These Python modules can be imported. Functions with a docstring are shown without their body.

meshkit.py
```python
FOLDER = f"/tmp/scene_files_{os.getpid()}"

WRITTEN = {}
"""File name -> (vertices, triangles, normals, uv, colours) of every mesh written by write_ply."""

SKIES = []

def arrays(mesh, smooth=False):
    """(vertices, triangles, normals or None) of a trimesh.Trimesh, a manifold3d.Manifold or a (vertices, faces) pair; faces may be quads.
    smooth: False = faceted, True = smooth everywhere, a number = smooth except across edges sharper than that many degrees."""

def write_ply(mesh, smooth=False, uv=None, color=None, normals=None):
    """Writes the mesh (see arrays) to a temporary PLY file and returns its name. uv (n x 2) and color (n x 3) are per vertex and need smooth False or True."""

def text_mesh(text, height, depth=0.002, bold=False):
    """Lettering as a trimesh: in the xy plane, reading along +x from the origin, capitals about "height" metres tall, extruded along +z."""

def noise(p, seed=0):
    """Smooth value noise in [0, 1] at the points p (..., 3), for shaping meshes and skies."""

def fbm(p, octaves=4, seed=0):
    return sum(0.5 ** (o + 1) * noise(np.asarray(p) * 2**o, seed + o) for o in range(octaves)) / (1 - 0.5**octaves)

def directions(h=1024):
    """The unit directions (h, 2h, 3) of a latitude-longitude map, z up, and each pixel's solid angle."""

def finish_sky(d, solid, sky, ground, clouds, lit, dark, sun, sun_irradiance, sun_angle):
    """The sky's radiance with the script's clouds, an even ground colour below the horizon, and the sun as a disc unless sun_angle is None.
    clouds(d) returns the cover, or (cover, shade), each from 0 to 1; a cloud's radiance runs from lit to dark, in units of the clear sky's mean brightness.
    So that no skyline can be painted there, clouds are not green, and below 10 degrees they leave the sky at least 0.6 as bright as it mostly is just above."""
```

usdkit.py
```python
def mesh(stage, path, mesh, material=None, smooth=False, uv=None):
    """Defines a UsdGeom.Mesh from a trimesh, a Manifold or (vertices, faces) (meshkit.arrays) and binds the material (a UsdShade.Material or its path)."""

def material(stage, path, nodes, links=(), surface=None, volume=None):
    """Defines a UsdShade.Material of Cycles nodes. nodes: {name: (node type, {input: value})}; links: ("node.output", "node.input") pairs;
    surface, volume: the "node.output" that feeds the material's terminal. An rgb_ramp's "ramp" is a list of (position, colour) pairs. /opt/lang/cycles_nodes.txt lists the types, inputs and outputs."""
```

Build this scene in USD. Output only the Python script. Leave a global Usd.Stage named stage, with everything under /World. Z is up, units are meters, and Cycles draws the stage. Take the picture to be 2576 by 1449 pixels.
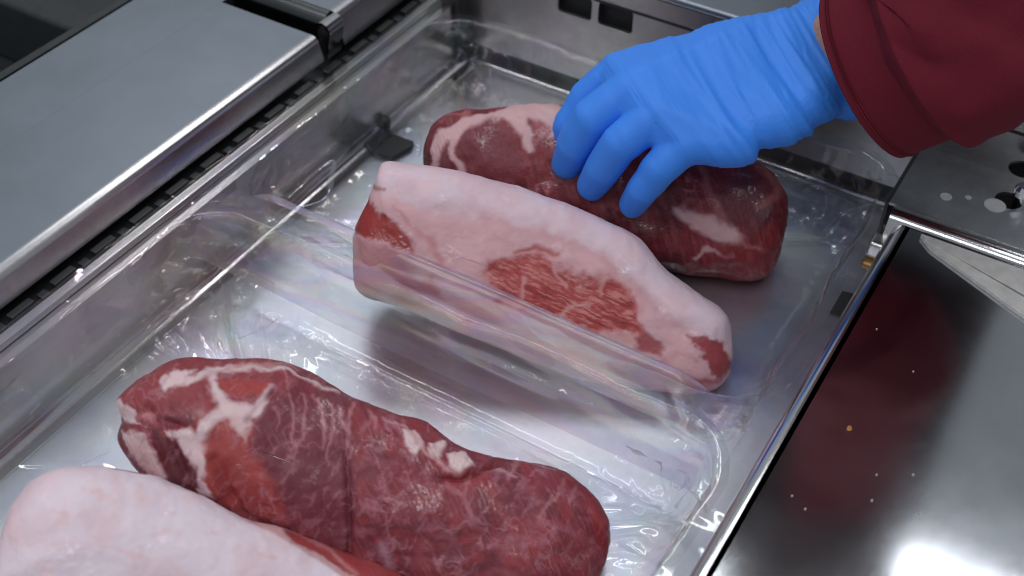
import math, numpy as np, trimesh, manifold3d as m3, usdkit, meshkit
from pxr import Usd, UsdGeom, UsdLux, UsdShade, Gf, Sdf, Vt
from scipy.interpolate import splprep, splev, LinearNDInterpolator
stage = Usd.Stage.CreateInMemory()
UsdGeom.SetStageUpAxis(stage, 'Z'); UsdGeom.SetStageMetersPerUnit(stage, 1.0)
UsdGeom.Xform.Define(stage, '/World'); UsdGeom.Scope.Define(stage, '/World/Looks')
T = Sdf.ValueTypeNames
RNG = np.random.default_rng(7)
# ---------------------------------------------------------------- camera (x along the machine, y to its left side, z up; z=0 is the film rail)
FOC, PITCH, ROLL, YAW, HGT = 3046.48 / 2576, .764564, .01175, .539134, .70
_F = np.array([math.cos(YAW)*math.cos(PITCH), math.sin(YAW)*math.cos(PITCH), -math.sin(PITCH)])
_R = np.cross(_F, [0, 0, 1]); _R /= np.linalg.norm(_R); _U = np.cross(_R, _F)
CR = math.cos(ROLL)*_R + math.sin(ROLL)*_U; CU = -math.sin(ROLL)*_R + math.cos(ROLL)*_U; CF = _F
CO = np.array([0, 0, HGT])
cam = UsdGeom.Camera.Define(stage, '/World/camera')
M = Gf.Matrix4d(*CR, 0, *CU, 0, *(-CF), 0, *CO, 1)
cam.AddTransformOp().Set(M)
cam.CreateHorizontalApertureAttr(36.0); cam.CreateVerticalApertureAttr(20.25); cam.CreateFocalLengthAttr(36.0*FOC)
cam.CreateClippingRangeAttr(Gf.Vec2f(.05, 60))
cam.CreateFocusDistanceAttr(.98); cam.CreateFStopAttr(5.0)
cam.CreateExposureAttr(0.12)
# ---------------------------------------------------------------- light: the grey room's ambient and the workshop's ceiling strips
def srgb(*c):
    c = np.array(c, float) / 255
    return tuple(np.where(c <= .04045, c / 12.92, ((c + .055) / 1.055) ** 2.4))
dome = UsdLux.DomeLight.Define(stage, '/World/room_ambient')
dm = usdkit.material(stage, '/World/Looks/room_ambient_look', {'b': ('background_shader', {'color': (.86, .93, 1.0), 'strength': .27})}, surface='b.background')
UsdShade.MaterialBindingAPI.Apply(dome.GetPrim()).Bind(dm)
def lamp(i, c, w, h, power, rx=0.0, rz=0.0, col=(.93, .96, 1.0)):
    L = UsdLux.RectLight.Define(stage, '/World/ceiling_lamp' + ('' if i == 0 else f'_{i:03d}'))
    x = UsdGeom.Xformable(L); x.AddTranslateOp().Set(Gf.Vec3d(*c)); x.AddRotateZOp().Set(rz); x.AddRotateXOp().Set(rx)
    L.CreateWidthAttr(w); L.CreateHeightAttr(h); L.CreateIntensityAttr(power); L.CreateColorAttr(Gf.Vec3f(*col))
    return L
LAMPS = [((x, 1.0 if x > 1 else .6, 2.4), .065, 3.6, 16.5, 0, 0) for x in (1.95, 2.35, .15, .60, -1.1, -1.5)]
for i, (c, w, h, p_, rx, rz) in enumerate(LAMPS):
    lamp(i, c, w, h, p_, rx, rz)
# ---------------------------------------------------------------- helpers
W0, H0 = 1288.0, 724.5          # reference picture measured at 2576 x 1449
def ray(px, py):
    px = np.asarray(px, float)[..., None]; py = np.asarray(py, float)[..., None]
    return (px - W0)/(FOC*2576)*CR - (py - H0)/(FOC*2576)*CU + CF
def at(px, py, z=0.0):           # the point at height z that was measured there
    d = ray(px, py); return CO + (np.asarray(z)[..., None] - HGT)/d[..., 2:3]*d if np.ndim(px) else CO + (z - HGT)/d[2]*d
def measure(P):
    P = np.asarray(P, float) - CO; z = P @ CF
    return np.stack([W0 + FOC*2576*(P @ CR)/z, H0 - FOC*2576*(P @ CU)/z], -1)
def sstep(e0, e1, x): t = np.clip((x - e0)/(e1 - e0), 0, 1); return t*t*(3 - 2*t)
_used = {}
def path(name, parent=None):
    base = (parent.GetPath().pathString if parent else '/World') + '/' + name
    k = _used.get(base, 0); _used[base] = k + 1
    return base if k == 0 else f'{base}_{k:03d}'
def tag(o, label=None, cat=None, group=None, kind=None):
    p = o.GetPrim() if hasattr(o, 'GetPrim') else o
    for k, v in (('label', label), ('category', cat), ('group', group), ('kind', kind)):
        if v: p.SetCustomDataByKey(k, v)
    return p
def thing(name, label, cat, group=None, loc=(0, 0, 0), rz=0.0, kind=None):
    x = UsdGeom.Xform.Define(stage, path(name)); x.AddTranslateOp().Set(Gf.Vec3d(*map(float, loc)))
    if rz: x.AddRotateZOp().Set(rz)
    return tag(x, label, cat, group, kind)
def obj(name, mesh, mat, parent=None, smooth=35):
    return usdkit.mesh(stage, path(name, parent), mesh, MAT[mat], smooth=smooth).GetPrim()
def raw(name, v, f, n, mat, parent=None, prim=None):
    m = UsdGeom.Mesh.Define(stage, path(name, parent))
    m.CreatePointsAttr(Vt.Vec3fArray.FromNumpy(np.ascontiguousarray(v, np.float32)))
    m.CreateFaceVertexCountsAttr(Vt.IntArray.FromNumpy(np.full(len(f), 3, np.int32)))
    m.CreateFaceVertexIndicesAttr(Vt.IntArray.FromNumpy(np.ascontiguousarray(f, np.int32).ravel()))
    m.CreateSubdivisionSchemeAttr('none')
    m.CreateNormalsAttr(Vt.Vec3fArray.FromNumpy(np.ascontiguousarray(n, np.float32))); m.SetNormalsInterpolation('vertex')
    for k, a in (prim or {}).items():
        a = np.ascontiguousarray(a, np.float32)
        if a.ndim == 2: UsdGeom.PrimvarsAPI(m).CreatePrimvar(k, T.Color3fArray, 'vertex').Set(Vt.Vec3fArray.FromNumpy(a))
        else: UsdGeom.PrimvarsAPI(m).CreatePrimvar(k, T.FloatArray, 'vertex').Set(Vt.FloatArray.FromNumpy(a))
    UsdShade.MaterialBindingAPI.Apply(m.GetPrim()).Bind(MAT[mat])
    return m.GetPrim()
def normals(v, f):
    n = np.zeros_like(v); fn = np.cross(v[f[:, 1]] - v[f[:, 0]], v[f[:, 2]] - v[f[:, 0]])
    for k in range(3): np.add.at(n, f[:, k], fn)
    return n / np.maximum(np.linalg.norm(n, axis=1, keepdims=True), 1e-12)
def box(lo, hi):
    lo, hi = np.minimum(lo, hi), np.maximum(lo, hi)
    return trimesh.creation.box(extents=hi - lo, transform=trimesh.transformations.translation_matrix((np.array(lo) + hi)/2))
def rbox(lo, hi, r=.002):
    lo, hi = np.minimum(lo, hi), np.maximum(lo, hi); s = m3.Manifold.sphere(r, 16)
    return m3.Manifold.batch_hull([s.translate([x, y, z]) for x in (lo[0]+r, hi[0]-r) for y in (lo[1]+r, hi[1]-r) for z in (lo[2]+r, hi[2]-r)])
def tm(man):
    k = man.to_mesh(); return trimesh.Trimesh(k.vert_properties[:, :3], k.tri_verts, process=False)
def prism(pts, z0, z1):
    from shapely.geometry import Polygon
    g = trimesh.creation.extrude_polygon(Polygon(pts), z1 - z0, engine='earcut'); g.apply_translation((0, 0, z0)); return g
def sweep(profile, p0, p1, a, b, closed=True):
    """extrude a 2-D profile (in axes a, b) from p0 to p1"""
    pr = np.asarray(profile, float); a, b = np.asarray(a, float), np.asarray(b, float); p0, p1 = np.asarray(p0, float), np.asarray(p1, float)
    n = len(pr); v0 = p0 + pr[:, :1]*a + pr[:, 1:]*b; v1 = p1 + pr[:, :1]*a + pr[:, 1:]*b
    v = np.vstack([v0, v1]); f = []
    for i in range(n if closed else n - 1):
        j = (i + 1) % n; f += [[i, j, n + j], [i, n + j, n + i]]
    if closed:
        from shapely.geometry import Polygon
        tv, tf = trimesh.creation.triangulate_polygon(Polygon(pr), engine='earcut')
        if len(tv) == n:
            idx = [int(np.argmin(((pr - q)**2).sum(1))) for q in tv]; tf = np.array(idx)[tf]
            f += tf.tolist() + (tf[:, ::-1] + n).tolist()
    g = trimesh.Trimesh(v, np.array(f), process=False); trimesh.repair.fix_normals(g); return g
def sheet_profile(center, t):
    """closed outline of a bent sheet whose centre line is given"""
    from shapely.geometry import LineString
    g = LineString(center).buffer(t/2, cap_style='flat', join_style='round', quad_segs=6)
    return np.array(g.exterior.coords)[:-1]
def arc(c, r, a0, a1, n=9):
    return [(c[0] + r*math.cos(math.radians(t)), c[1] + r*math.sin(math.radians(t))) for t in np.linspace(a0, a1, n)]
# ---------------------------------------------------------------- materials
MAT = {}
def steel(name, col, rough, scale=(60, 60, 60), bump=.05, var=.1, rv=.07):
    MAT[name] = usdkit.material(stage, '/World/Looks/' + name, {
        'g': ('geometry', {}), 'm': ('mapping', {'scale': scale}), 'n': ('noise_texture', {'scale': 6.0, 'detail': 6.0, 'roughness': .65}),
        'n2': ('noise_texture', {'scale': 14.0, 'detail': 8.0, 'roughness': .7}), 'r2': ('rgb_ramp', {'ramp': [(.3, (rough*(1 - rv),)*3), (.7, (rough*(1 + rv*1.3),)*3)]}),
        'rc': ('rgb_ramp', {'ramp': [(.25, tuple(c*(1-var) for c in col)), (.75, tuple(min(1, c*(1+var)) for c in col))]}),
        'b': ('bump', {'strength': bump, 'distance': .0006}), 'p': ('principled_bsdf', {'metallic': 1.0, 'roughness': rough})},
        [('g.position', 'm.vector'), ('m.vector', 'n.vector'), ('g.position', 'n2.vector'), ('n2.fac', 'r2.fac'), ('n2.fac', 'rc.fac'), ('rc.color', 'p.base_color'),
         ('r2.color', 'p.roughness'), ('n.fac', 'b.height'), ('b.normal', 'p.normal')], surface='p.BSDF')
def plain(name, col, rough=.5, metal=0.0, bump=0.0, scale=80.0, spec=.5, var=.12):
    MAT[name] = usdkit.material(stage, '/World/Looks/' + name, {
        'g': ('geometry', {}), 'n': ('noise_texture', {'scale': scale, 'detail': 4.0}), 'b': ('bump', {'strength': bump, 'distance': .001}),
        'rc': ('rgb_ramp', {'ramp': [(.3, tuple(c*(1-var) for c in col)), (.7, tuple(c*(1+var) for c in col))]}),
        'p': ('principled_bsdf', {'metallic': metal, 'roughness': rough, 'specular_ior_level': spec})},
        [('g.position', 'n.vector'), ('n.fac', 'rc.fac'), ('rc.color', 'p.base_color'), ('n.fac', 'b.height'), ('b.normal', 'p.normal')], surface='p.BSDF')
steel('plate_steel', (.265, .295, .335), .40, (40, 4, 40), .02, .05)
steel('floor_steel', (.70, .72, .78), .35, (300, 12, 40), .14, .05)
steel('wall_steel', (.62, .595, .59), .20, (14, 200, 60), .08, .08)
steel('mirror_steel', (.50, .515, .54), .115, (260, 8, 40), .008, .08, .12)
steel('end_steel', (.44, .425, .42), .32, (14, 200, 60), .06, .08)
steel('fold_steel', (.60, .58, .59), .25, (10, 100, 100), .03, .05)
steel('dull_steel', (.46, .475, .50), .30, (120, 10, 40), .03, .10)
steel('lip_steel', (.66, .65, .66), .15, (10, 100, 100), .03, .06)
plain('black_rubber', (.012, .013, .014), .55, 0, .1)
plain('black_frame', (.018, .021, .023), .45, 0, .05, var=.2)
plain('grey_link', (.026, .027, .027), .45, .3)
steel('dark_sheet', (.10, .105, .105), .28)
plain('beige_strip', (.52, .50, .48), .35, .3, .05)
plain('brass', (.35, .2, .06), .35, .8)
plain('vest_cloth', (.030, .010, .013), .85, 0, .2, 600, .2)
plain('apron_cloth', (.20, .205, .215), .8, 0, .2, 600, .2)
plain('sleeve_cloth', (.135, .011, .022), .85, 0, .25, 900, .2)
plain('skin_tone', (.38, .22, .17), .5, 0, .1, 300)
plain('pale_plug', (.42, .42, .43), .5, .3)
plain('orange_bit', (.34, .13, .025), .5); plain('pale_bit', (.35, .31, .31), .4)
MAT['glove_nitrile'] = usdkit.material(stage, '/World/Looks/glove_nitrile', {
    'g': ('geometry', {}), 'n': ('noise_texture', {'scale': 220.0, 'detail': 3.0}), 'b': ('bump', {'strength': .06, 'distance': .001}),
    'p': ('principled_bsdf', {'base_color': (.05, .25, .86), 'roughness': .52, 'specular_ior_level': .35, 'subsurface_weight': .15, 'subsurface_scale': .004, 'subsurface_radius': (.2, .4, 1.0)})},
    [('g.position', 'n.vector'), ('n.fac', 'b.height'), ('b.normal', 'p.normal')], surface='p.BSDF')
def meat_mat(name, rough, bump, sss, coat, cb):
    MAT[name] = usdkit.material(stage, '/World/Looks/' + name, {
        'a': ('attribute', {'attribute': 'meat'}), 'g': ('geometry', {}), 'n': ('noise_texture', {'scale': 420.0, 'detail': 4.0, 'roughness': .6}),
        'n2': ('noise_texture', {'scale': 170.0, 'detail': 6.0, 'roughness': .7}), 'mx': ('math', {'math_type': 'add'}), 'ml': ('math', {'math_type': 'multiply', 'value2': 2.0}),
        'b': ('bump', {'strength': bump, 'distance': .0007}), 'n3': ('noise_texture', {'scale': 210.0, 'detail': 1.5, 'roughness': .4}), 'b2': ('bump', {'strength': cb, 'distance': .0011}), 'rr': ('rgb_ramp', {'ramp': [(.35, (rough*.6,)*3), (.65, (rough*1.3,)*3)]}),
        'n4': ('noise_texture', {'scale': 34.0, 'detail': 3.0}), 'cw': ('rgb_ramp', {'ramp': [(.50, (0, 0, 0)), (.66, (coat,)*3)]}),
        'p': ('principled_bsdf', {'subsurface_weight': sss, 'subsurface_scale': .004, 'subsurface_radius': (1.0, .35, .25), 'coat_roughness': .035, 'coat_ior': 1.65, 'specular_ior_level': .3})},
        [('g.position', 'n.vector'), ('g.position', 'n2.vector'), ('n2.fac', 'ml.value1'), ('ml.value', 'mx.value1'), ('n.fac', 'mx.value2'), ('mx.value', 'b.height'), ('b.normal', 'p.normal'),
         ('g.position', 'n3.vector'), ('n3.fac', 'b2.height'), ('b2.normal', 'p.coat_normal'), ('g.position', 'n4.vector'), ('n4.fac', 'cw.fac'), ('cw.color', 'p.coat_weight'), ('n2.fac', 'rr.fac'), ('rr.color', 'p.roughness'), ('a.color', 'p.base_color')], surface='p.BSDF')
meat_mat('lean_meat', .5, .4, .08, .75, .75)
meat_mat('fat_meat', .55, .2, .15, .3, .5)
# clear film: transparent with a mirror sheen; its stretched layers show interference colours
FI = [(.0, (.86, .80, 1.0)), (.2, (.84, .97, .94)), (.38, (1.0, .95, .82)), (.55, (1.0, .80, .90)), (.72, (.80, .78, 1.0)), (.86, (.86, .95, .93)), (1.0, (1.0, .90, .88))]
def film(name, sc, k, veil, refl, tint, rg=.045):
    MAT[name] = usdkit.material(stage, '/World/Looks/' + name, {
    'g': ('geometry', {}), 'm': ('mapping', {'scale': sc}), 'n': ('noise_texture', {'scale': 1.0, 'detail': 1.5, 'distortion': .8}),
    'k': ('math', {'math_type': 'multiply', 'value2': k}), 'fr': ('math', {'math_type': 'fraction'}), 'ir': ('rgb_ramp', {'ramp': FI}),
    't': ('transparent_bsdf', {}), 's': ('glossy_bsdf', {'roughness': rg}), 'd': ('translucent_bsdf', {}),
    'w': ('layer_weight', {'blend': .5}), 'pw': ('math', {'math_type': 'power', 'value2': 3.5}), 'ml': ('math', {'math_type': 'multiply', 'value2': .75}), 'ad': ('math', {'math_type': 'add', 'value2': refl}),
    'x': ('mix_closure', {}), 'tm': ('mix', {'fac': 1 - tint, 'color2': (.98, .98, .985)}), 'dm': ('mix', {'fac': .5, 'color2': (.8, .8, .84)}), 'y': ('mix_closure', {'fac': veil})},
    [('g.position', 'm.vector'), ('m.vector', 'n.vector'), ('n.fac', 'k.value1'), ('k.value', 'fr.value1'), ('fr.value', 'ir.fac'), ('ir.color', 's.color'), ('ir.color', 'tm.color1'), ('tm.color', 't.color'),
     ('ir.color', 'dm.color1'), ('dm.color', 'd.color'), ('w.facing', 'pw.value1'), ('pw.value', 'ml.value1'), ('ml.value', 'ad.value1'), ('ad.value', 'x.fac'),
     ('t.BSDF', 'x.closure1'), ('s.BSDF', 'x.closure2'), ('x.closure', 'y.closure1'), ('d.BSDF', 'y.closure2')], surface='y.closure')
film('clear_film', (5.0, 7.0, 9.0), 2.6, .055, .08, .15)
film('crease_film', (5.0, 7.0, 9.0), 2.6, .03, .14, .05, .06)
film('ridge_film', (22.0, 6.0, 22.0), 3.2, .16, .06, .45, .2)
# ---------------------------------------------------------------- the machine
ZF, YL, XF, YR = -.0875, .671, 1.014, .128      # well floor, left wall, far wall, right rail
# floor of the well
tag(obj('well_floor', box((-.1, -.05, ZF - .004), (XF + .02, YL + .03, ZF)), 'floor_steel'), 'brushed steel floor of the sunken well under the film pockets', 'floor', kind='structure')
q = [at(*p, ZF)[:2] for p in ((2118, 735), (2146, 742), (2112, 800), (2086, 790))]
tag(obj('floor_slot', prism(q, ZF + .0003, ZF + .0018), 'black_rubber'), 'short black slot in the well floor near the shiny plate', 'slot')
wl = thing('well_side_wall', 'plain steel wall of the well below the long pale plate', 'well wall')
obj('wall_plate', box((-.1, YL, ZF + .0105), (XF - .028, YL + .004, -.006)), 'wall_steel', wl)
obj('bottom_fillet', sweep(sheet_profile([(0, .011)] + arc((-.011, .011), .011, 0, -90) + [(-.018, 0)], .0015), (-.1, YL - .0008, ZF + .0012), (XF - .012, YL - .0008, ZF + .0012), (0, 1, 0), (0, 0, 1)), 'lip_steel', wl)
w2 = thing('well_side_wall', 'steel wall of the well under the shiny plate', 'well wall')
obj('wall_plate', box((-.1, YR - .022, ZF + .002), (XF - .005, YR - .018, -.012)), 'wall_steel', w2)
# far wall with two slots
def plate_with_slots():
    b = m3.Manifold.cube([.004, .66, .126]).translate([XF, .02, ZF + .020])
    for y0, y1 in ((.553, .512), (.504, .463)):
        b -= tm2(rbox((XF - .01, y1, .010), (XF + .02, y0, .036), .004))
    return tm(b)
def tm2(x): return x
fw = thing('well_end_wall', 'grey steel end wall of the well with two black slots near its top', 'well wall')
obj('wall_plate', plate_with_slots(), 'end_steel', fw, smooth=20)
obj('slot_backing', box((XF + .012, .40, .0), (XF + .014, .60, .034)), 'black_rubber', fw)
obj('base_gap', box((XF + .002, .02, ZF + .0005), (XF + .006, .66, ZF + .0195)), 'black_rubber', fw)
obj('base_bead', sweep(sheet_profile(arc((0, 0), .0025, 0, 180), .001), (XF - .006, .05, ZF + .001), (XF - .006, .655, ZF + .001), (1, 0, 0), (0, 0, 1)), 'lip_steel', fw)
obj('top_groove', box((XF - .0006, .05, .0355), (XF + .001, .51, .0385)), 'black_rubber', fw)
obj('top_cover', tm(rbox((XF - .002, .05, .060), (XF + .24, .66, .068), .003)), 'plate_steel', fw)
obj('corner_gap', tm(rbox((XF - .026, .664, ZF + .002), (XF + .012, .690, .12), .004)), 'black_rubber', fw)
# long cover plate on the left with its bent lip
ZP = .027
def lip(y, z, r=.009, drop=.020):
    return [(.19, 0)] + [(r, 0)][:0] + arc((r, -r), r, 90, 180, 10) + [(0, -drop)]
def cover(name, label, x0, x1, width, zt, drop):
    t = thing(name, label, 'cover plate')
    r = .008
    prof = sheet_profile([(width, 0), (r + .002, 0)], .0025)
    obj('top_sheet', sweep(prof, (x0, .72, zt), (x1, .72, zt), (0, 1, 0), (0, 0, 1)), 'plate_steel', t)
    lp = sheet_profile([(r + .002, 0)] + arc((r, -r), r, 90, 172, 10) + [(-.0042, -drop)], .0025)
    obj('bent_lip', sweep(lp, (x0, .72, zt), (x1, .72, zt), (0, 1, 0), (0, 0, 1)), 'fold_steel', t)
    return t
cp = cover('cover_plate', 'long smooth grey cover plate with a bright bent lip beside the chain', -.1, .812, .128, ZP, .026)
obj('rear_sheet', box((-.1, .8481, ZP - .00125), (1.5, .930, ZP + .00125)), 'plate_steel', cp)
Z2 = .038
c2 = cover('cover_plate', 'dark fronted cover plate beyond the long one, ending in a teardrop hem', .846, 1.7, .130, Z2, .036)
# its rolled front end turns down towards the long plate
endp = sheet_profile([(.014, 0)] + arc((.012, -.012), .012, 90, 178, 8) + [(0, -.052)], .0025)
obj('front_flange', sweep(endp, (.832, .728, Z2), (.832, .850, Z2), (1, 0, 0), (0, 0, 1)), 'dark_sheet', c2)
obj('side_flange', box((.836, .8505, -.02), (1.7, .853, Z2 - .003)), 'dark_sheet', c2)
def teardrop(r, L, n=28, turn=0.0):
    a = [(r*math.cos(t), r*math.sin(t)) for t in np.linspace(math.radians(-20), math.radians(200), n)]
    c, s_ = math.cos(turn), math.sin(turn); return [(x*c - y*s_, x*s_ + y*c) for x, y in [(.0012, -L)] + a + [(-.0012, -L)]]
# teardrop hem: open loop of sheet seen from its end
tl = teardrop(.0085, .034)
obj('teardrop_hem', sweep(sheet_profile(tl, .0022), (.822, .722, .029), (.846, .722, .029), (0, 1, 0), (0, 0, 1)), 'lip_steel', c2)
obj('hem_hollow', sweep(tl, (.825, .722, .029), (.845, .722, .029), (0, 1, 0), (0, 0, 1)), 'black_rubber', c2)
# dark machine frame behind the long plate
fr = thing('machine_frame', 'black machine frame standing behind the long grey cover plate', 'machine frame')
obj('frame_wall', box((.2, .945, -.15), (1.6, .955, .02)), 'black_frame', fr)
obj('frame_rail', tm(rbox((.2, .965, -.05), (1.6, .985, .0), .004)), 'black_frame', fr)
obj('frame_shelf', box((.2, .955, -.16), (1.6, 1.5, -.15)), 'black_frame', fr)
obj('frame_post', tm(rbox((.78, .985, -.15), (.82, 1.5, -.06), .006)), 'black_frame', fr)
# gripper chain in the dark channel
ch = thing('gripper_chain', 'gripper chain of small grey links running in the black channel', 'chain')
obj('channel', box((-.1, .6965, -.045), (1.3, .930, -.012)), 'black_rubber', ch)
for k in range(17):
    x0 = .350 + .0465*k
    if x0 > 1.0: break
    obj('link', tm(rbox((x0 - .0125, .7035, -.0080), (x0 + .0125, .7120, -.0035), .0015)), 'grey_link', ch)
    obj('pin', tm(rbox((x0 + .0185, .7025, -.0095), (x0 + .0280, .7115, -.0060), .0014)), 'black_frame', ch)
# left film rail
rl = thing('film_rail', 'narrow pale steel rail along the chain that carries the film edge', 'rail')
obj('rail_bar', tm(rbox((-.1, .6865, -.008), (1.02, .6963, -.0015), .0012)), 'lip_steel', rl)
obj('rail_base', box((-.1, .6752, -.0125), (1.02, .6864, -.0085)), 'wall_steel', rl)
# black block at the foot of the side wall
bk = thing('rubber_block', 'small black block with a stub at the foot of the side wall', 'block')
q = [at(*p, ZF + .012)[:2] for p in ((918, 322), (950, 312), (1040, 345), (1032, 358), (985, 384), (940, 372), (915, 348))]
obj('block_body', prism(q, ZF + .0005, ZF + .0065), 'black_rubber', bk)
obj('stub', tm(rbox((.838, .662, ZF + .002), (.849, .671, ZF + .018), .003)), 'black_rubber', bk)
# ---- right-hand plates
rp = thing('mirror_plate', 'large shiny steel plate in front of the rolled bar, mirroring the red clothing', 'cover plate')
obj('top_sheet', box((-.2, -.5, .0058), (.868, .118, .0085)), 'mirror_steel', rp)
obj('rolled_edge', sweep(sheet_profile([(-.004, .0072)] + arc((.0, -.0028), .010, 90, 0, 10) + [(.010, -.03)], .0026), (-.2, .118, 0), (.868, .118, 0), (0, 1, 0), (0, 0, 1)), 'lip_steel', rp)
fp = thing('pierced_plate', 'dull grey steel plate with pale spots and a pin hole beyond the rolled bar', 'cover plate')
hole_c = at(2536, 508, .012); hole2 = at(2572, 430, .012)
pl = m3.Manifold.cube([.62, .64, .0027]).translate([.885, -.5, .0110])
for c, r in ((hole_c, .012), (hole2, .013)):
    pl -= m3.Manifold.cylinder(.05, r, r, 40).translate([c[0], c[1], -.01])
obj('top_sheet', tm(pl), 'dull_steel', fp, smooth=20)
obj('hole_backing', box((.88, -.02, -.03), (1.1, .11, -.028)), 'black_rubber', fp)
obj('side_edge', box((.885, .1405, -.035), (1.5, .1435, .0128)), 'black_frame', fp)
obj('rolled_bar', sweep(sheet_profile(teardrop(.0105, .024, turn=-.75), .0024), (.878, .134, .003), (.878, -.5, .003), (1, 0, 0), (0, 0, 1)), 'lip_steel', fp)
obj('bar_hollow', sweep(teardrop(.0105, .024, turn=-.75), (.878, .1335, .003), (.878, .12, .003), (1, 0, 0), (0, 0, 1)), 'black_rubber', fp)
for (px, py, r) in ((2380, 495, .0052), (2503, 517, .0095), (2436, 497, .0028)):
    c = at(px, py, .0138); s = trimesh.creation.cylinder(r, .0006, sections=28); s.apply_translation([c[0], c[1], .01395]); obj('plug', s, 'pale_plug', fp)
obj('end_block', tm(rbox((.845, .118, -.022), (.864, .142, -.004), .004)), 'lip_steel', fp); obj('brass_tip', tm(rbox((.838, .126, -.03), (.852, .142, -.0225), .003)), 'brass', fp)
pn = thing('locating_pin', 'polished steel pin standing in the dark hole of the pierced plate', 'pin')
s = trimesh.creation.revolve([(0, -.02), (.0055, -.02), (.0055, .010), (.0085, .012), (.0085, .018), (.006, .0215), (0, .0222)], sections=32)
s.apply_translation([hole_c[0] + .004, hole_c[1] - .009, .010]); obj('shank', s, 'lip_steel', pn)
hs = thing('hinge_strip', 'pale narrow hinge strip below the rolled bar with a dark seam', 'hinge strip')
q = [at(*p, .011)[:2] for p in ((2322, 602), (2700, 822), (2700, 888), (2340, 625))]
obj('leaf', prism(q, .0087, .0118), 'beige_strip', hs)
q = [at(*p, .013)[:2] for p in ((2318, 588), (2700, 722), (2700, 812), (2330, 602))]
obj('leaf', prism(q, .0087, .0130), 'beige_strip', hs)
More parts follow.
